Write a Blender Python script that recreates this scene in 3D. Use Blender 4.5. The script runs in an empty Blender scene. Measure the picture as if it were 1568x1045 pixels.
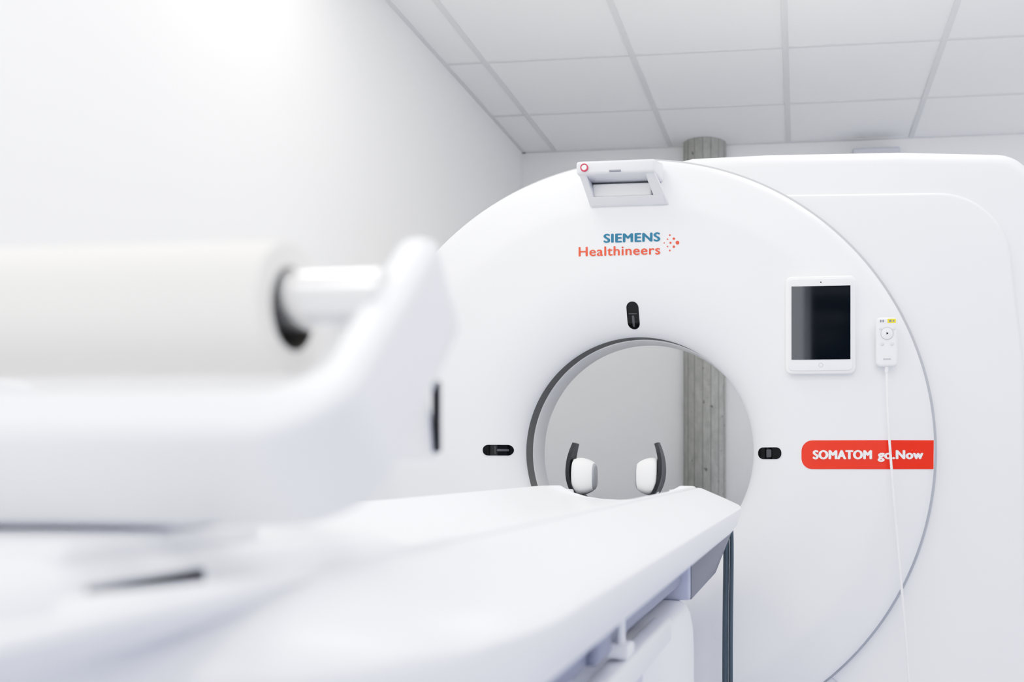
import bpy, bmesh, math
from mathutils import Vector, Matrix
from math import sin, cos, pi, radians, sqrt

C = bpy.context.scene.collection

# ------------------------------------------------------------------ materials
def mat(name, col, rough=0.5, metal=0.0, spec=0.5, noise=0.0, nscale=8.0, bump=0.0, bscale=200.0, coat=0.0, emis=None, est=0.0):
    m = bpy.data.materials.new(name); m.use_nodes = True
    nt = m.node_tree; b = nt.nodes["Principled BSDF"]
    b.inputs["Base Color"].default_value = (*col, 1)
    b.inputs["Roughness"].default_value = rough
    b.inputs["Metallic"].default_value = metal
    b.inputs["Specular IOR Level"].default_value = spec
    b.inputs["Coat Weight"].default_value = coat
    tc = nt.nodes.new("ShaderNodeTexCoord")
    if noise > 0:
        n = nt.nodes.new("ShaderNodeTexNoise"); n.inputs["Scale"].default_value = nscale
        n.inputs["Detail"].default_value = 3
        r = nt.nodes.new("ShaderNodeMix"); r.data_type = 'RGBA'
        r.inputs[6].default_value = (*[max(0, c*(1-noise)) for c in col], 1)
        r.inputs[7].default_value = (*[min(1, c*(1+noise)) for c in col], 1)
        nt.links.new(tc.outputs["Object"], n.inputs["Vector"])
        nt.links.new(n.outputs["Fac"], r.inputs[0])
        nt.links.new(r.outputs[2], b.inputs["Base Color"])
    if bump > 0:
        n2 = nt.nodes.new("ShaderNodeTexNoise"); n2.inputs["Scale"].default_value = bscale
        bp = nt.nodes.new("ShaderNodeBump"); bp.inputs["Strength"].default_value = bump
        bp.inputs["Distance"].default_value = 0.002
        nt.links.new(tc.outputs["Object"], n2.inputs["Vector"])
        nt.links.new(n2.outputs["Fac"], bp.inputs["Height"])
        nt.links.new(bp.outputs["Normal"], b.inputs["Normal"])
    if emis:
        b.inputs["Emission Color"].default_value = (*emis, 1)
        b.inputs["Emission Strength"].default_value = est
    return m

M_WALL = mat("wall_paint", (.92, .918, .91), .85, noise=.01, nscale=3, bump=.1, bscale=300)
M_WALLB = mat("wall_paint_bluegrey", (.50, .53, .64), .85, noise=.01, nscale=3)
M_TILE = mat("ceiling_tile", (.93, .93, .925), .9, noise=.012, nscale=60, bump=.2, bscale=500)
M_TBAR = mat("ceiling_tbar", (.75, .75, .745), .6, noise=.01)
M_FLOOR = mat("vinyl_floor", (.58, .61, .72), .45, noise=.03, nscale=30)
M_PLAST = mat("gantry_plastic", (.84, .845, .875), .38, noise=.005, nscale=2)
M_PLAST2 = mat("table_plastic", (.84, .85, .89), .33, noise=.005, nscale=2)
M_LAV = mat("table_underside_shade", (.52, .54, .66), .45, noise=.02)  # lavender shade of the underside put into the base colour
M_LAVD = mat("table_frame_shade", (.26, .275, .35), .45, noise=.02)  # deeper lavender, shadow under the table painted onto the frame
M_GREY = mat("grey_plastic", (.17, .175, .20), .5, noise=.02)
M_LENS = mat("lens_grey", (.07, .07, .075), .3, noise=.02)
M_RIM = mat("rim_shade_grey", (.40, .41, .43), .5, noise=.02)  # grey for the painted rim shadow; also clips and small marks
M_RING = mat("bore_ring_dark", (.15, .148, .14), .55, noise=.03)
M_BORE = mat("bore_liner", (.82, .82, .81), .45, noise=.01)
M_BLACK = mat("black_gloss", (.004, .004, .005), .06, spec=.25, noise=.01)
M_CARB = mat("carbon_shell", (.010, .011, .013), .35, spec=.3, noise=.05)
M_SCREEN = mat("screen_glass", (.003, .006, .011), .04, spec=.9, noise=.01)
M_TEAL = mat("print_teal", (.0, .11, .20), .4, noise=.01)
M_ORANGE = mat("print_orange", (.76, .055, .018), .4, noise=.01)
M_RED = mat("label_red", (.88, .026, .002), .35, noise=.01)
M_WHITE = mat("print_white", (.9, .9, .9), .5, noise=.01)
M_YEL = mat("print_yellow", (.95, .70, .01), .5, noise=.01)
M_PAPER = mat("paper_roll_paper", (.87, .85, .80), .9, noise=.01, nscale=40)
M_CORE_SHADE = mat("roll_core_shade", (.07, .065, .06), .9, noise=.05)  # near-black paints the shadow gap between spindle and roll core
M_METAL = mat("satin_metal", (.78, .78, .78), .25, metal=.8, noise=.01)
M_HANDLE = mat("handle_plastic", (.66, .67, .71), .4, noise=.01)
M_PAD = mat("foam_pad", (.82, .82, .82), .8, noise=.01)
M_PAD_SHADE = mat("foam_pad_shade", (.30, .31, .32), .8, noise=.02)  # shading of the inner pad faces put into the grey
M_HOSE = mat("hose_rubber", (.075, .10, .115), .45, noise=.05)
M_CABLE = mat("cable_white", (.90, .90, .91), .45, noise=.01)
M_DARKREFL = mat("dark_reflection_glass", (.01, .011, .013), .1, spec=.3, noise=.02)  # for the added dark pane mirrored in the tablet
M_LAMP = mat("lamp_diffuser", (.9, .9, .9), .5, noise=.01, emis=(1, .985, .965), est=8.2)

def concrete():
    m = bpy.data.materials.new("board_formed_concrete"); m.use_nodes = True
    nt = m.node_tree; b = nt.nodes["Principled BSDF"]; b.inputs["Roughness"].default_value = .9
    tc = nt.nodes.new("ShaderNodeTexCoord")
    mp = nt.nodes.new("ShaderNodeMapping"); mp.inputs["Scale"].default_value = (9, 9, 5.0)
    n = nt.nodes.new("ShaderNodeTexNoise"); n.inputs["Scale"].default_value = 3; n.inputs["Detail"].default_value = 9
    n.inputs["Roughness"].default_value = .72
    cr = nt.nodes.new("ShaderNodeValToRGB")
    cr.color_ramp.elements[0].position = .3; cr.color_ramp.elements[0].color = (.37, .37, .335, 1)
    cr.color_ramp.elements[1].position = .7; cr.color_ramp.elements[1].color = (.52, .52, .48, 1)
    n2 = nt.nodes.new("ShaderNodeTexNoise"); n2.inputs["Scale"].default_value = 30; n2.inputs["Detail"].default_value = 4
    cr2 = nt.nodes.new("ShaderNodeValToRGB")
    cr2.color_ramp.elements[0].position = .67; cr2.color_ramp.elements[0].color = (1, 1, 1, 1)
    cr2.color_ramp.elements[1].position = .71; cr2.color_ramp.elements[1].color = (.45, .44, .43, 1)
    mx = nt.nodes.new("ShaderNodeMix"); mx.data_type = 'RGBA'; mx.blend_type = 'MULTIPLY'; mx.inputs[0].default_value = 1
    L = nt.links.new
    L(tc.outputs["Object"], mp.inputs["Vector"]); L(mp.outputs["Vector"], n.inputs["Vector"])
    L(tc.outputs["Object"], n2.inputs["Vector"])
    L(n.outputs["Fac"], cr.inputs[0]); L(n2.outputs["Fac"], cr2.inputs[0])
    L(cr.outputs[0], mx.inputs[6]); L(cr2.outputs[0], mx.inputs[7]); L(mx.outputs[2], b.inputs["Base Color"])
    bp = nt.nodes.new("ShaderNodeBump"); bp.inputs["Strength"].default_value = .3; bp.inputs["Distance"].default_value = .01
    L(n.outputs["Fac"], bp.inputs["Height"]); L(bp.outputs["Normal"], b.inputs["Normal"])
    return m
M_CONC = concrete()
M_JOINT = mat("concrete_joint", (.22, .218, .205), .9, noise=.1)

# ------------------------------------------------------------------ helpers
def link(o, parent=None):
    C.objects.link(o)
    if parent: o.parent = parent
    return o

def empty(name, loc=(0, 0, 0), rot=(0, 0, 0)):
    e = bpy.data.objects.new(name, None); e.empty_display_size = .1
    e.location = loc; e.rotation_euler = rot
    return link(e)

def mesh(name, verts, faces, m, parent=None, smooth=True, angle=35):
    me = bpy.data.meshes.new(name); me.from_pydata([tuple(v) for v in verts], [], faces)
    bm = bmesh.new(); bm.from_mesh(me)
    bmesh.ops.recalc_face_normals(bm, faces=bm.faces); bm.to_mesh(me); bm.free()
    me.materials.append(m)
    if smooth:
        me.polygons.foreach_set("use_smooth", [True]*len(me.polygons))
        me.set_sharp_from_angle(angle=radians(angle))
    me.update()
    return link(bpy.data.objects.new(name, me), parent)

def box(name, c, s, m, parent=None, bevel=.0, seg=3, rot=None):
    bm = bmesh.new(); bmesh.ops.create_cube(bm, size=1)
    bmesh.ops.scale(bm, vec=s, verts=bm.verts)
    if bevel > 0:
        bmesh.ops.bevel(bm, geom=list(bm.edges), offset=bevel, segments=seg, profile=.5, affect='EDGES')
    if rot is not None: bmesh.ops.rotate(bm, matrix=rot, verts=bm.verts)
    bmesh.ops.translate(bm, vec=c, verts=bm.verts)
    me = bpy.data.meshes.new(name); bm.to_mesh(me); bm.free(); me.materials.append(m)
    if bevel > 0:
        me.polygons.foreach_set("use_smooth", [True]*len(me.polygons)); me.set_sharp_from_angle(angle=radians(40))
    return link(bpy.data.objects.new(name, me), parent)

def curve_plate(name, splines, extr, bev, m, parent=None, matrix=None, res=4):
    cu = bpy.data.curves.new(name, 'CURVE'); cu.dimensions = '2D'; cu.fill_mode = 'BOTH'
    for pts in splines:
        s = cu.splines.new('POLY'); s.points.add(len(pts)-1)
        for i, p in enumerate(pts): s.points[i].co = (p[0], p[1], 0, 1)
        s.use_cyclic_u = True
    cu.extrude = max(extr/2-bev, 0.0); cu.bevel_depth = bev; cu.bevel_resolution = res; cu.offset = -bev
    o = bpy.data.objects.new(name+"_c", cu); C.objects.link(o)
    bpy.context.view_layer.update()
    me = bpy.data.meshes.new_from_object(o.evaluated_get(bpy.context.evaluated_depsgraph_get()))
    bpy.data.objects.remove(o)
    if matrix is not None: me.transform(matrix)
    me.materials.clear(); me.materials.append(m)
    bm = bmesh.new(); bm.from_mesh(me); bmesh.ops.remove_doubles(bm, verts=bm.verts, dist=1e-5)
    bmesh.ops.recalc_face_normals(bm, faces=bm.faces); bm.to_mesh(me); bm.free()
    me.polygons.foreach_set("use_smooth", [True]*len(me.polygons)); me.set_sharp_from_angle(angle=radians(32))
    me.name = name
    return link(bpy.data.objects.new(name, me), parent)

RX90 = Matrix.Rotation(pi/2, 4, 'X')
def at(x, y, z): return Matrix.Translation((x, y, z)) @ RX90

def rrect(x0, x1, y0, y1, r, n=8):
    pts = []
    for cx, cy, a0 in ((x1-r, y1-r, 0), (x0+r, y1-r, pi/2), (x0+r, y0+r, pi), (x1-r, y0+r, 1.5*pi)):
        for i in range(n+1):
            a = a0+i*pi/2/n; pts.append((cx+r*cos(a), cy+r*sin(a)))
    return pts

def round_poly(P, n=8):
    out = []; N = len(P)
    for i in range(N):
        p = Vector(P[i][:2]); r = P[i][2]
        if r <= 0: out.append(tuple(p)); continue
        a = (Vector(P[i-1][:2])-p).normalized(); b = (Vector(P[(i+1) % N][:2])-p).normalized()
        ang = a.angle(b); d = r/math.tan(ang/2)
        p0 = p+a*d; p1 = p+b*d
        for k in range(n+1):
            t = k/n
            w = sin(ang/2)
            q = (p0*(1-t)**2+p*2*w*t*(1-t)+p1*t*t)/((1-t)**2+2*w*t*(1-t)+t*t)
            out.append((q.x, q.y))
    return out

def lathe(name, prof, c, m, parent=None, n=160):
    V = []; F = []
    k = len(prof)
    for i in range(n):
        a = 2*pi*i/n
        for r, y in prof: V.append((c[0]+r*cos(a), y, c[1]+r*sin(a)))
    for i in range(n):
        j = (i+1) % n
        for q in range(k-1): F.append((i*k+q, j*k+q, j*k+q+1, i*k+q+1))
    return mesh(name, V, F, m, parent, angle=28)

def tube(name, pts, r, m, parent=None, order=4, res=8):
    cu = bpy.data.curves.new(name, 'CURVE'); cu.dimensions = '3D'; cu.bevel_depth = r; cu.bevel_resolution = 4
    s = cu.splines.new('NURBS'); s.points.add(len(pts)-1)
    for i, p in enumerate(pts): s.points[i].co = (*p, 1)
    s.use_endpoint_u = True; s.order_u = min(order, len(pts)); s.resolution_u = res
    cu.use_fill_caps = True
    o = bpy.data.objects.new(name+"_c", cu); C.objects.link(o); bpy.context.view_layer.update()
    me = bpy.data.meshes.new_from_object(o.evaluated_get(bpy.context.evaluated_depsgraph_get()))
    bpy.data.objects.remove(o); me.materials.clear(); me.materials.append(m); me.name = name
    me.polygons.foreach_set("use_smooth", [True]*len(me.polygons))
    return link(bpy.data.objects.new(name, me), parent)

def cyl(name, p0, p1, r, m, parent=None, n=48, hole=0.0, m2=None):
    p0 = Vector(p0); p1 = Vector(p1); d = (p1-p0); q = d.to_track_quat('Z', 'Y').to_matrix()
    L = d.length; V = []; F = []
    prof = [(hole, 0), (r-.001, 0), (r, .001), (r, L-.001), (r-.001, L), (hole, L)] if r > .004 else [(hole, 0), (r, 0), (r, L), (hole, L)]
    k = len(prof)
    for i in range(n):
        a = 2*pi*i/n
        for rr, z in prof: V.append(p0+q @ Vector((rr*cos(a), rr*sin(a), z)))
    for i in range(n):
        j = (i+1) % n
        for s in range(k-1): F.append((i*k+s, j*k+s, j*k+s+1, i*k+s+1))
        if hole > 0: F.append((i*k+k-1, j*k+k-1, j*k, i*k))
    o = mesh(name, V, F, m, parent, angle=30)
    if m2 and hole > 0:
        o.data.materials.append(m2)
        for idx, f in enumerate(o.data.polygons):
            if idx % k == k-1: f.material_index = 1
    return o

def loft(name, stations, m, parent=None, angle=35):
    V = []; F = []; k = len(stations[0])
    for s in stations: V += s
    for i in range(len(stations)-1):
        for j in range(k):
            j2 = (j+1) % k
            F.append((i*k+j, i*k+j2, (i+1)*k+j2, (i+1)*k+j))
    F.append(tuple(range(k))); F.append(tuple((len(stations)-1)*k+j for j in range(k)))
    return mesh(name, V, F, m, parent, angle=angle)

# ------------------------------------------------------------------ room
XL, XR, YB, YF, ZC = -1.488, 3.2, 5.12, -2.2, 2.667
box("floor", ((XL+XR)/2, (YB+YF)/2, -.05), (XR-XL+.4, YB-YF+.4, .1), M_FLOOR)
box("wall_left", (XL-.1, (YB+YF)/2, ZC/2+.1), (.2, YB-YF+.4, ZC+.2), M_WALL)
box("wall_back", ((XL+XR)/2, YB+.1, ZC/2+.1), (XR-XL, .2, ZC+.2), M_WALL)
WR = empty("wall_right")
wy0, wy1, wz0, wz1 = 2.9, 4.95, .5, 2.5
box("sill_part", (XR+.1, (YB+YF)/2, wz0/2), (.2, YB-YF, wz0), M_WALLB, WR)
box("head_part", (XR+.1, (YB+YF)/2, (wz1+ZC)/2+.05), (.2, YB-YF, ZC-wz1+.1), M_WALLB, WR)
box("pier_far", (XR+.1, (wy1+YB)/2, (wz0+wz1)/2), (.2, YB-wy1, wz1-wz0), M_WALLB, WR)
box("pier_near", (XR+.1, (wy0+YF)/2, (wz0+wz1)/2), (.2, wy0-YF, wz1-wz0), M_WALLB, WR)
W1 = empty("fill_window_right", (XR+.08, 0, 0))  # added unseen opening, lets world light onto back wall and gantry side
for k in range(3):
    y = wy0+.03+(wy1-wy0-.06)*k/2
    box("mullion_%d" % k, (0, y, (wz0+wz1)/2), (.06, .06, wz1-wz0), M_WHITE, W1, .005)
box("rail_top", (0, (wy0+wy1)/2, wz1-.03), (.058, wy1-wy0, .06), M_WHITE, W1, .005)
box("rail_bottom", (0, (wy0+wy1)/2, wz0+.03), (.058, wy1-wy0, .06), M_WHITE, W1, .005)
WF = empty("wall_front")
box("low_part", ((XL+XR)/2, YF-.1, .2), (XR-XL, .2, .4), M_WALL, WF)
box("head_part", ((XL+XR)/2, YF-.1, 2.67), (XR-XL, .2, .12), M_WALL, WF)
box("solid_part", ((2.01+XR)/2, YF-.1, 1.505), (XR-2.01, .2, 2.21), M_WALLB, WF)
W2 = empty("fill_window_front", (0, YF-.08, 0))  # added unseen glazing behind the camera, lets soft world light in
for k, x in enumerate((XL+.03, -.72, .06, .80, 1.98)):
    box("mullion_%d" % k, (x, 0, 1.505), (.06, .06, 2.21), M_WHITE, W2, .005)
box("dark_reflection_pane", (.43, 0, 1.505), (.70, .02, 2.21), M_DARKREFL, W2)  # made-up dark pane, shapes the reflection on the tablet screen
box("ceiling", ((XL+XR)/2, (YB+YF)/2, ZC+.06), (XR-XL, YB-YF, .12), M_TILE)
gv = []; gf = []
def addbox(x0, x1, y0, y1, z0, z1):
    b = len(gv)
    for z in (z0, z1):
        for x, y in ((x0, y0), (x1, y0), (x1, y1), (x0, y1)): gv.append((x, y, z))
    gf.extend([(b, b+3, b+2, b+1), (b+4, b+5, b+6, b+7), (b, b+1, b+5, b+4), (b+1, b+2, b+6, b+5), (b+2, b+3, b+7, b+6), (b+3, b, b+4, b+7)])
gx = [-1.308+.625*i for i in range(8)]; gy = [4.56-.62*i for i in range(11)]
for x in gx: addbox(x-.012, x+.012, YF, YB, ZC-.004, ZC+.001)
for y in gy: addbox(XL, XR, y-.008, y+.008, ZC-.0035, ZC+.001)
addbox(XL, XL+.018, YF, YB, ZC-.005, ZC+.001); addbox(XL, XR, YB-.018, YB, ZC-.005, ZC+.001)
mesh("trim_1", gv, gf, M_TBAR, smooth=False)
def lamp(ix, iy, nm="ceiling_panel_lamp"):
    x0, x1 = gx[ix]+.013, gx[ix+1]-.013; y1, y0 = gy[iy]-.013, gy[iy+1]+.013
    e = empty(nm, ((x0+x1)/2, (y0+y1)/2, ZC))
    w, h = x1-x0, y1-y0
    box("diffuser", (0, 0, -.004), (w-.04, h-.04, .004), M_LAMP, e)
    for n_, c_, s_ in (("frame_a", (0, h/2-.01, -.005), (w, .02, .008)), ("frame_b", (0, -h/2+.01, -.005), (w, .02, .008)),
                       ("frame_c", (w/2-.01, 0, -.005), (.02, h-.04, .008)), ("frame_d", (-w/2+.01, 0, -.005), (.02, h-.04, .008))):
        box(n_, c_, s_, M_TBAR, e)
for ix, iy in ((0, 3), (2, 2), (4, 3), (0, 5), (2, 5), (4, 6), (0, 8), (2, 8), (5, 8)): lamp(ix, iy)

col = empty("concrete_column", (-.497, 5.09, 0))
V = []; F = []; n = 64
for z in (0, ZC):
    for i in range(n):
        a = 2*pi*i/n; r = .112
        V.append((r*cos(a), r*sin(a), z))
for i in range(n): F.append((i, (i+1) % n, n+(i+1) % n, n+i))
mesh("shaft", V, F, M_CONC, col)
for k, a in enumerate((-160, -135, -113, -90, -68, -45, -22)):
    a = radians(a); box("board_joint_%d" % k, (.1118*cos(a), .1118*sin(a), ZC/2), (.0025, .0025, ZC), M_JOINT, col)

box("wall_vent_box", (.385, 5.07, 2.50), (.24, .098, .19), M_HANDLE, bevel=.012)

# ------------------------------------------------------------------ gantry
G = empty("ct_scanner", (0, 0, 0))
GX, GZ = -.498, 1.026
FY = 2.88
def face_y_r(r):
    if r < .56:
        t = min(1, (.56-r)/.203); return FY+.10-.10*sqrt(max(0, 1-t*t))
    if r <= .735: return FY
    if r <= .755:
        t = (r-.735)/.02; return FY+.002*t*t
    return FY+.002+.030*(r-.755)/.115
def face_y(x, z): return face_y_r(sqrt((x-GX)**2+(z-GZ)**2))
prof = []
for i in range(25):
    t = i/24; a = t*pi/2
    prof.append((.56-.203*cos(a), FY+.10-.10*sin(a)))
prof += [(.60, FY), (.66, FY), (.72, FY), (.735, FY), (.745, FY+.0006), (.755, FY+.002), (.80, face_y_r(.80)), (.84, face_y_r(.84)), (.868, face_y_r(.868)),
         (.880, FY+.037), (.888, FY+.045), (.891, FY+.056), (.891, FY+.075)]
lathe("front_cover", prof, (GX, GZ), M_PLAST, G, n=200)
lathe("rim_shade_grey", [(.80, FY+.07), (.884, FY+.072), (.901, FY+.074), (.903, FY+.085), (.901, FY+.10)], (GX, GZ), M_RIM, G, n=200)  # grey ring paints the shadow line of the groove around the cover
lathe("bore_gap_ring", [(.357, FY+.10), (.3605, FY+.102), (.3605, FY+.190)], (GX, GZ), M_RING, G)
lathe("bore_liner", [(.3605, FY+.190), (.358, FY+.191), (.357, FY+.197), (.357, FY+.32), (.362, FY+.34), (.385, FY+.40), (.42, FY+.50), (.47, FY+.62), (.53, FY+.76), (.57, FY+.86)], (GX, GZ), M_BORE, G)
outl = []
for i in range(40):
    a = radians(90+i*(130/39)); outl.append((GX+.872*cos(a), GZ+.872*sin(a)))
right = round_poly([(-1.05, .03, 0), (.715, .03, .03), (.70, 1.914, .12), (.30, 1.938, 0), (-.1, 1.945, 0), (-.33, 1.942, 0), (-.45, 1.92, 0)], 14)
outer = outl + right
hole = [(GX+.56*cos(2*pi*i/96), GZ+.56*sin(2*pi*i/96)) for i in range(96)]
Yh0, Yh1 = FY+.10, FY+.86
curve_plate("housing", [outer, hole], Yh1-Yh0, .045, M_PLAST, G, at(0, (Yh0+Yh1)/2, 0), res=6)
tr = round_poly([(.40, .10, 0), (.665, .10, .03), (.655, 1.30, 0), (.60, 1.797, .22), (-.15, 1.812, 0)], 16)
arc = [(GX+.84*cos(radians(a)), GZ+.84*sin(radians(a))) for a in range(62, -51, -4)]
curve_plate("shoulder_panel", [tr + arc], .024, .011, M_PLAST, G, at(0, FY+.10, 0), res=5)

def decal(name, outline, m, eps=.002, rings=10, parent=G, thick=True):
    n = len(outline); cx = sum(p[0] for p in outline)/n; cz = sum(p[1] for p in outline)/n
    V = [(cx, face_y(cx, cz)-eps, cz)]; F = []
    for k in range(1, rings+1):
        s = k/rings
        for p in outline:
            x = cx+(p[0]-cx)*s; z = cz+(p[1]-cz)*s
            V.append((x, face_y(x, z)-eps, z))
    for p in outline: V.append((p[0], face_y(*p)+.002, p[1]))
    for i in range(n): F.append((0, 1+i, 1+(i+1) % n))
    for k in range(rings):
        for i in range(n):
            j = (i+1) % n; F.append((1+k*n+i, 1+k*n+j, 1+(k+1)*n+j, 1+(k+1)*n+i))
    return mesh(name, V, F, m, parent, angle=50)
def dense(pts, d=.012):
    out = []
    for i, p in enumerate(pts):
        q = pts[(i+1) % len(pts)]; L = math.dist(p, q); k = max(1, int(L/d))
        for t in range(k): out.append((p[0]+(q[0]-p[0])*t/k, p[1]+(q[1]-p[1])*t/k))
    return out

decal("laser_window_top", dense(rrect(-.521, -.484, 1.402, 1.480, .0175), .006), M_BLACK, .0025)
decal("laser_window_left", dense(rrect(-.966, -.880, 1.016, 1.049, .016), .006), M_BLACK, .0025)
decal("laser_window_right", dense(rrect(-.126, -.055, 1.005, 1.040, .016), .006), M_BLACK, .0025)
decal("laser_lens_top", dense(rrect(-.506, -.499, 1.408, 1.440, .003), .006), M_LENS, .004, 4)
decal("laser_lens_left", dense(rrect(-.925, -.892, 1.029, 1.036, .003), .006), M_LENS, .004, 4)
decal("laser_lens_right", dense(rrect(-.100, -.085, 1.010, 1.034, .003), .006), M_LENS, .004, 4)
decal("laser_cross_top", dense(rrect(-.515, -.490, 1.444, 1.446, .0009), .006), M_LENS, .004, 4)
decal("laser_cross_left", dense(rrect(-.931, -.929, 1.020, 1.045, .0009), .006), M_LENS, .004, 4)

x0, x1, z0, z1 = .004, .388, .975, 1.060
lab = round_poly([(x0, z0, .032), (x1-.0, z0, 0), (x1+.001, z1, 0), (x0, z1, .032)], 8)
decal("name_label", dense(lab, .01), M_RED, .0015, 24)

def text_fit(name, s, x0, x1, z0, z1, m, eps, bold=.0, parent=G, spc=1.08):
    cu = bpy.data.curves.new(name, 'FONT'); cu.body = s; cu.size = 1; cu.resolution_u = 6; cu.space_character = spc
    o = bpy.data.objects.new(name+"_c", cu); C.objects.link(o); bpy.context.view_layer.update()
    me = bpy.data.meshes.new_from_object(o.evaluated_get(bpy.context.evaluated_depsgraph_get()))
    bpy.data.objects.remove(o)
    bm = bmesh.new(); bm.from_mesh(me); bmesh.ops.triangulate(bm, faces=bm.faces); bm.to_mesh(me); bm.free()
    xs = [v.co.x for v in me.vertices]; ys = [v.co.y for v in me.vertices]
    a, b, c, d = min(xs), max(xs), min(ys), max(ys)
    V = []; F = []
    fs = [tuple(p.vertices) for p in me.polygons]
    for kx, kz in ((-1, 0), (-.35, .4), (.35, -.4), (1, 0), (0, 1), (0, -1)):
        off = len(V); q = len(V)//max(1, len(me.vertices))
        for v in me.vertices:
            x = x0+bold+(v.co.x-a)/(b-a)*(x1-x0-2*bold)+kx*bold; z = z0+bold*.5+(v.co.y-c)/(d-c)*(z1-z0-bold)+kz*bold*.5
            V.append((x, face_y(x, z)-eps-.00004*q, z))
        F += [tuple(i+off for i in f) for f in fs]
    me2 = bpy.data.meshes.new(name); me2.from_pydata(V, [], F); me2.materials.append(m); me2.update()
    return link(bpy.data.objects.new(name, me2), parent)
text_fit("logo_text_upper", "SIEMENS", -.5875, -.4145, 1.6555, 1.6835, M_TEAL, .0015, .0021)
text_fit("logo_text_lower", "Healthineers", -.664, -.4145, 1.6165, 1.6455, M_ORANGE, .0015, .0012)
text_fit("label_text_a", "SOMATOM", .037, .208, 1.004, 1.031, M_WHITE, .0035, .0021)
text_fit("label_text_b", "go.Now", .224, .358, .9965, 1.031, M_WHITE, .0035, .0021)
def dot(i, x, z, r):
    decal("logo_dot_%d" % i, [(x+r*cos(2*pi*k/20), z+r*sin(2*pi*k/20)) for k in range(20)], M_ORANGE, .0015, 2)
for i, (x, z, r) in enumerate([(-.363, 1.651, .0058), (-.374, 1.663, .0038), (-.374, 1.639, .0038), (-.384, 1.651, .0034), (-.386, 1.674, .0028), (-.386, 1.628, .0028),
                               (-.393, 1.662, .0024), (-.393, 1.640, .0024), (-.403, 1.651, .0020)]): dot(i, x, z, r)

hx0, hx1 = -.651, -.419
V = [(hx0, 2.79, 1.838), (hx1, 2.79, 1.838), (hx1, 2.79, 1.876), (hx0, 2.79, 1.876),
     (hx0+.006, 2.90, 1.838), (hx1+.012, 2.90, 1.838), (hx1+.012, 2.90, 1.896), (hx0+.006, 2.90, 1.896)]
F = [(0, 1, 2, 3), (4, 5, 6, 7), (0, 1, 5, 4), (1, 2, 6, 5), (2, 3, 7, 6), (3, 0, 4, 7)]
def bev_mesh(name, V, F, m, off, parent=G):
    bm = bmesh.new(); vs = [bm.verts.new(v) for v in V]
    for f in F: bm.faces.new([vs[i] for i in f])
    bmesh.ops.recalc_face_normals(bm, faces=bm.faces)
    bmesh.ops.bevel(bm, geom=list(bm.edges), offset=off, segments=4, profile=.5, affect='EDGES')
    me = bpy.data.meshes.new(name); bm.to_mesh(me); bm.free(); me.materials.append(m)
    me.polygons.foreach_set("use_smooth", [True]*len(me.polygons)); me.set_sharp_from_angle(angle=radians(40))
    return link(bpy.data.objects.new(name, me), parent)
bev_mesh("handle_bar", V, F, M_HANDLE, .008)
def side_leg(name, xa, xb, xc, xd):
    V = [(xa, 2.80, 1.842), (xb, 2.80, 1.842), (xd, 2.875, 1.765), (xc, 2.875, 1.765),
         (xa, 2.90, 1.842), (xb, 2.90, 1.842), (xd, 2.90, 1.765), (xc, 2.90, 1.765)]
    bev_mesh(name, V, F, M_HANDLE, .005)
side_leg("handle_leg_l", -.645, -.623, -.628, -.606)
side_leg("handle_leg_r", -.450, -.420, -.425, -.388)
V = [(-.63, 2.85, 1.788), (-.40, 2.85, 1.788), (-.40, 2.872, 1.765), (-.625, 2.872, 1.765),
     (-.63, 2.90, 1.788), (-.40, 2.90, 1.788), (-.40, 2.90, 1.765), (-.625, 2.90, 1.765)]
bev_mesh("handle_sill", V, F, M_HANDLE, .004)
box("handle_recess", (-.53, 2.880, 1.812), (.18, .02, .040), M_WHITE, G, .006)
lathe("stop_button", [(0.0001, 2.786), (.0075, 2.786), (.0085, 2.788), (.0085, 2.795)], (-.626, 1.857), M_WHITE, G, 32)
lathe("stop_ring", [(.0085, 2.789), (.0088, 2.785), (.0115, 2.785), (.012, 2.79)], (-.626, 1.857), mat("ring_crimson", (.5, .02, .05), .4, noise=.01), G, 32)
box("handle_led", (-.535, 2.789, 1.845), (.035, .004, .006), M_GREY, G, .0015)

curve_plate("tablet_frame", [rrect(-.042, .160, 1.253, 1.538, .018)], .022, .006, M_WHITE, G, at(0, 2.868, 0))
curve_plate("tablet_body", [rrect(-.034, .152, 1.262, 1.530, .014)], .006, .002, M_PLAST, G, at(0, 2.8562, 0))
box("tablet_screen", (.0600, 2.8528, 1.401), (.170, .0015, .214), M_SCREEN, G)
lathe("tablet_home_button", [(.0055, 2.8530), (.0062, 2.8522), (.0068, 2.8530)], (.060, 1.278), M_RIM, G, 32)
lathe("tablet_camera", [(.0001, 2.8524), (.0018, 2.8524), (.002, 2.8532)], (.060, 1.519), M_BLACK, G, 16)

RC = empty("remote_control", (.249, 2.866, 1.343))
curve_plate("body", [rrect(-.031, .031, -.071, .071, .013)], .026, .007, M_PLAST, RC, at(0, 0, 0))
box("holder_clip", (0, .017, 0), (.04, .022, .06), M_RIM, RC, .004)
box("yellow_label", (.013, -.0135, .060), (.024, .001, .012), M_YEL, RC)
box("warning_mark_a", (.009, -.0142, .060), (.007, .0006, .006), M_GREY, RC)
box("warning_mark_b", (.018, -.0142, .060), (.005, .0006, .005), M_GREY, RC)
box("lock_mark_a", (-.018, -.0136, .060), (.004, .0008, .007), M_GREY, RC)
box("lock_mark_b", (-.011, -.0136, .060), (.004, .0008, .007), M_GREY, RC)
def button(nm, x, z, r, m=M_PLAST):
    lathe(nm, [(.0001, -.0160), (r*.75, -.0158), (r, -.0145), (r, -.012)], (x, z), m, RC, 24)
button("button_dpad", 0, .024, .017)
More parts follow.
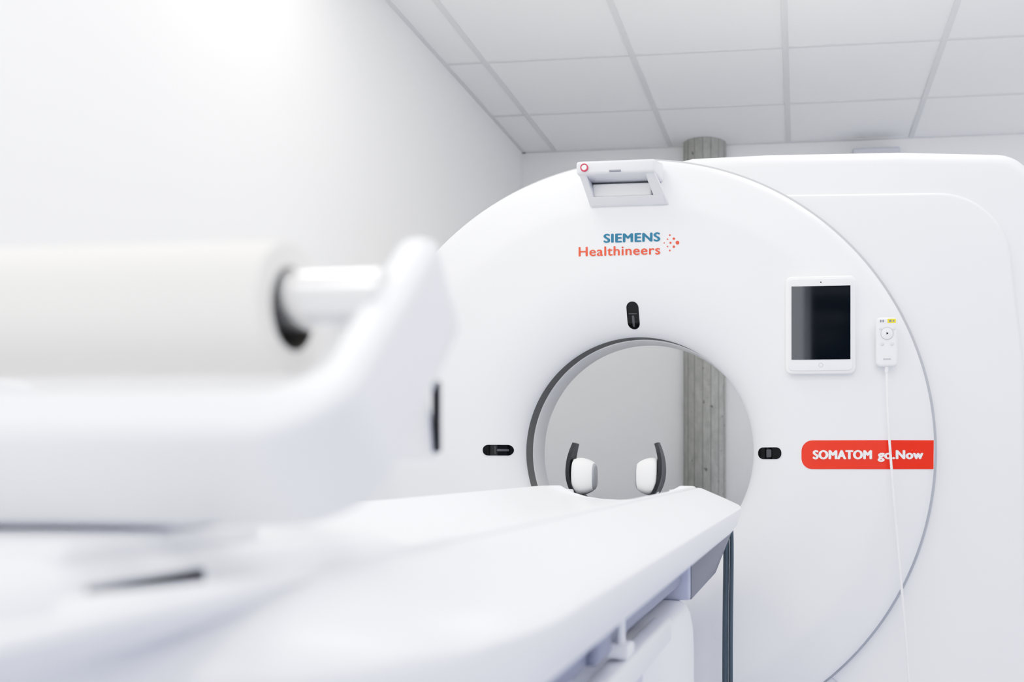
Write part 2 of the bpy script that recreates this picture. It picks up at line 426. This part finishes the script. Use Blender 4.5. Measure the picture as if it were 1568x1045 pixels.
lathe("dpad_ring", [(.0165, -.0145), (.0175, -.0152), (.0185, -.0135)], (0, .024), M_RIM, RC, 32)
mesh("play_mark", [(-.002, -.0168, .020), (-.002, -.0168, .028), (.004, -.0168, .024)], [(0, 1, 2)], M_BLACK, RC, False)
for k, (x, z, r) in enumerate([(-.019, .038, .004), (.019, .038, .004), (-.014, -.006, .0055), (.014, -.006, .0055)]):
    button("button_%d" % k, x, z, r, M_HANDLE)
box("maker_mark", (0, -.0135, -.050), (.022, .0008, .004), M_RIM, RC)
tube("cable", [(0, 0, -.070), (0, -.002, -.10), (.002, -.006, -.20), (.010, -.006, -.33), (.028, -.004, -.55), (.055, .0, -.85), (.075, .01, -1.15), (.085, .02, -1.325), (.12, .0, -1.338), (.2, 0, -1.338)], .0036, M_CABLE, RC)
cyl("strain_relief", (0, 0, -.068), (0, -.001, -.088), .006, M_PLAST, RC)

# ------------------------------------------------------------------ patient table
T = empty("patient_table", (-.495, 2.60, 0), (0, 0, radians(-1.1)))
half = [(0, .800), (.28, .800), (.318, .812), (.334, .832), (.344, .868), (.344, .876), (.338, .882), (.30, .899), (.25, .920), (.236, .926), (.228, .927), (.2235, .922), (.222, .900), (.20, .872), (.10, .856), (0, .852)]
loop = [(x, z) for x, z in half] + [(-x, z) for x, z in reversed(half[1:-1])]
st = []
for y, s, dz in ((.060, .60, .012), (.055, .80, .006), (.035, .93, .002), (0, .985, 0), (-.06, 1, 0), (-.5, 1, 0), (-1, 1, 0), (-1.5, 1, 0), (-1.86, 1, 0), (-1.91, .985, 0), (-1.96, .95, 0), (-2.00, .90, 0), (-2.04, .82, .0), (-2.07, .73, .001), (-2.10, .62, .003), (-2.12, .50, .006), (-2.13, .38, .012)):
    mz = .855
    st.append([(x*s, y, (z-mz)*(1-dz*8)+mz) for x, z in loop])
loft("top_cover", st, M_PLAST2, T, 40)
ht = [(0, .892), (.06, .894), (.12, .901), (.165, .912), (.195, .924), (.208, .930), (.214, .931), (.219, .929), (.221, .924), (.214, .914), (.19, .903), (.12, .884), (.06, .877), (0, .875)]
cl = ht + [(-x, z) for x, z in reversed(ht[1:-1])]
st = []
for y, s in ((.045, .80), (.040, .90), (.02, .97), (-.02, 1), (-.6, 1), (-1.2, 1), (-1.7, 1), (-2.28, 1), (-2.33, .97), (-2.36, .90), (-2.37, .8)):
    st.append([(x*s, y, z) for x, z in cl])
loft("cradle", st, M_PLAST2, T, 45)
he = [(0, .948), (.07, .947), (.105, .944), (.122, .938), (.131, .928), (.133, .918), (.128, .906), (.09, .899), (0, .894)]
el = he + [(-x, z) for x, z in reversed(he[1:-1])]
st = []
for y, s, lift in ((-1.50, .75, 1), (-1.58, .88, .66), (-1.68, .96, .25), (-1.78, 1, .05), (-1.88, 1, 0), (-2.20, 1, 0), (-2.26, .98, 0), (-2.29, .92, 0), (-2.31, .82, 0)):
    st.append([(x*s, y, z+lift*(.8915-z)) for x, z in el])
loft("foot_cover", st, M_PLAST2, T, 45)
box("holder_mount", (0, -1.99, .9443), (.236, .20, .0165), M_PLAST2, T, .006)
box("release_slot", (.132, -2.036, .921), (.006, .105, .014), M_CARB, T, .002)

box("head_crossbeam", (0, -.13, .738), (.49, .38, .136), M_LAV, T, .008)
V = [(.240, -.314, .672), (.2475, -.314, .672), (.2475, -.314, .802), (.240, -.314, .802), (.235, .085, .672), (.262, .085, .690), (.308, .055, .802), (.25, .055, .802)]
bev_mesh("head_endcap", V, F, M_GREY, .0025, T)
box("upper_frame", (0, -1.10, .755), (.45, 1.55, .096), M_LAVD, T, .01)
st = []
def ell(cx, cy, ax, ay, z, e=3.2, n=48):
    out = []
    for i in range(n):
        a = 2*pi*i/n; c, s = cos(a), sin(a)
        out.append((cx+ax*math.copysign(abs(c)**(2/e), c), cy+ay*math.copysign(abs(s)**(2/e), s), z))
    return out
for z, k in ((.0, 1.0), (.3, 1.0), (.56, 1.0), (.61, .992), (.64, .972), (.658, .94), (.668, .89), (.671, .82)):
    st.append(ell(0, -.50, .262*k, .36*k, z))
loft("pedestal", st, M_PLAST2, T, 50)
st = []
for z, k in ((.0, 1.0), (.08, 1.0), (.11, .985), (.12, .95)):
    st.append(ell(0, -.95, .30*k, .85*k, z, 4))
loft("foot_base", st, M_PLAST2, T, 40)
for sx in (-1, 1):
    tg = "r" if sx > 0 else "l"
    box("lower_rail_"+tg, (.236*sx, -1.26, .665), (.04, 1.16, .05), M_PLAST2, T, .010)
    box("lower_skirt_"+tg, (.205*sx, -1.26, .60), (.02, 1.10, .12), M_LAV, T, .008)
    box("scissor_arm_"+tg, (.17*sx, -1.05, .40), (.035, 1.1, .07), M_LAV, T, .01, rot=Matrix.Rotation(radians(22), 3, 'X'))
    cyl("lift_rod_"+tg, (.238*sx, -1.10, .67), (.238*sx, -1.10, .805), .0075, M_PLAST2, T)
    box("rod_block_"+tg, (.238*sx, -1.10, .705), (.036, .05, .022), M_PLAST2, T, .005)
    box("actuator_"+tg, (.225*sx, -1.22, .755), (.03, .10, .085), M_LAVD, T, .008)

# ------------------------------------------------------------------ head rest
HR = empty("head_rest", (-.518, 2.72, 0))
def catmull(P, k=5):
    out = []
    for i in range(len(P)-1):
        p0 = Vector(P[max(i-1, 0)]); p1 = Vector(P[i]); p2 = Vector(P[i+1]); p3 = Vector(P[min(i+2, len(P)-1)])
        for j in range(k):
            t = j/k
            out.append(.5*((2*p1)+(p2-p0)*t+(2*p0-5*p1+4*p2-p3)*t*t+(-p0+3*p1-3*p2+p3)*t**3))
    out.append(Vector(P[-1])); return out
def wing(sgn, tag):
    path = catmull([(.045, .880, .05), (.085, .887, .05), (.110, .905, .05), (.125, .935, .05), (.131, .965, .046), (.130, 1.0, .038), (.124, 1.028, .030), (.117, 1.050, .020)])
    V = []; F = []
    n = len(path)
    for i, p3 in enumerate(path):
        p = Vector((p3.x, p3.y)); a_ = path[min(i+1, n-1)]; b_ = path[max(i-1, 0)]
        t = Vector((a_.x-b_.x, a_.y-b_.y)).normalized()
        nr = Vector((-t.y, t.x)); hw = p3.z
        th = .0055
        for a, b in ((-1, -hw), (-1, hw), (1, hw), (1, -hw)):
            q = p+nr*th*a; V.append((sgn*q.x, b, q.y))
    for i in range(n-1):
        for j in range(4): F.append((i*4+j, i*4+(j+1) % 4, (i+1)*4+(j+1) % 4, (i+1)*4+j))
    F += [(0, 1, 2, 3), tuple((n-1)*4+j for j in range(4))]
    mesh("shell_"+tag, V, F, M_CARB, HR, angle=50)
    st = []
    us = ((-1, .52), (-.97, .61), (-.85, .71), (-.6, .83), (-.2, .94), (.2, 1), (.6, 1), (.9, .95), (1, .85))
    for u, s in us:
        ring = []
        for i in range(28):
            a = 2*pi*i/28
            c, sn = cos(a), sin(a)
            ring.append((sgn*(.090+.031*u), .050*s*math.copysign(abs(c)**.6, c), .955+.053*s*math.copysign(abs(sn)**.85, sn)))
        st.append(ring)
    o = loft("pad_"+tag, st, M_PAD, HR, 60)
    o.data.materials.append(M_PAD_SHADE)
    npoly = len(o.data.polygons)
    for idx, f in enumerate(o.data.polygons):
        if idx < 28*2 or idx == npoly-2: f.material_index = 1  # inner faces painted as shaded
wing(-1, "l"); wing(1, "r")
box("plate", (0, 0, .878), (.13, .12, .012), M_CARB, HR, .004)

H = empty("table_hose", (-.205, 2.735, 0))
tube("hose_a", [(-.03, -.04, .86), (-.005, -.01, .845), (0, 0, .80), (-.004, .005, .6), (-.006, .005, .3), (0, 0, .03), (.01, 0, .012)], .0085, M_HOSE, H)
tube("hose_b", [(-.02, -.04, .86), (.010, -.012, .845), (.016, 0, .80), (.011, .005, .6), (.010, .005, .3), (.014, 0, .03), (.03, 0, .012)], .0065, M_HOSE, H)

# ------------------------------------------------------------------ paper roll holder
PH = empty("paper_roll_holder", (-.533, .5343, 1.0178))
al = radians(41.1); t = .085; W = .262; aw = .033; S = .236; bw = .0456
ol = round_poly([(W, S, .015), (W-aw, S, .015), (W-aw, bw, .030), (-W+aw, bw, .030), (-W+aw, S, .015), (-W, S, .015), (-W, 0, .055), (W, 0, .055)], 10)
R = Matrix.Rotation(al, 4, 'X')
curve_plate("u_frame", [ol], t, .010, M_PLAST2, PH, R @ Matrix.Translation((0, 0, -t/2)), res=5)
SY, SZ = .66-.5343, .115-.0178
cyl("spindle", (-W+.02, SY, SZ), (W-.02, SY, SZ), .0215, M_METAL, PH)
for sx in (-1, 1):
    tag = "r" if sx > 0 else "l"
    a0, a1 = sx*.180, sx*.206
    V = [(a0, .13, -.02), (a1, .13, -.02), (a1, .33, -.020), (a0, .33, -.020),
         (a0, .15, .06), (a1, .15, .06), (a1-.006*sx, .305, .055), (a0, .305, .055)]
    bev_mesh("rear_stay_"+tag, V, F, M_PLAST2, .008, PH)
    box("stay_strip_"+tag, (sx*.207, .312, .022), (.008, .010, .066), M_CARB, PH, .003, rot=None)
box("foot_bar", (0, .125, -.0535), (.225, .09, .0215), M_PLAST2, PH, .004)
PR = empty("paper_roll", (-.533, .66, 1.109))
cyl("paper", (-.172, 0, 0), (.172, 0, 0), .0480, M_PAPER, PR, 96, hole=.0305, m2=M_CORE_SHADE)

# ------------------------------------------------------------------ camera, world
cam = bpy.data.cameras.new("camera"); co = bpy.data.objects.new("camera", cam); C.objects.link(co)
co.location = (0, 0, 1.0); co.rotation_euler = (pi/2, 0, radians(6.775))
cam.sensor_width = 36
cam.lens = 34.21
cam.shift_x = -.1684; cam.shift_y = .1170
cam.clip_start = .02
cam.dof.use_dof = True; cam.dof.focus_distance = 2.88; cam.dof.aperture_fstop = 2.6
bpy.context.scene.camera = co
w = bpy.data.worlds.new("world"); bpy.context.scene.world = w; w.use_nodes = True
w.node_tree.nodes["Background"].inputs[0].default_value = (.94, .965, 1, 1)
w.node_tree.nodes["Background"].inputs[1].default_value = 1.5
vs = bpy.context.scene.view_settings
vs.view_transform = 'Standard'; vs.look = 'None'; vs.exposure = 0.0
vs.use_curve_mapping = True
cm = vs.curve_mapping
c = cm.curves[3]
c.points[0].location = (0, 0); c.points[1].location = (1.0, .92)
for x, y in ((.03, .03), (.15, .235), (.40, .59), (.70, .79)): c.points.new(x, y)
cm.update()
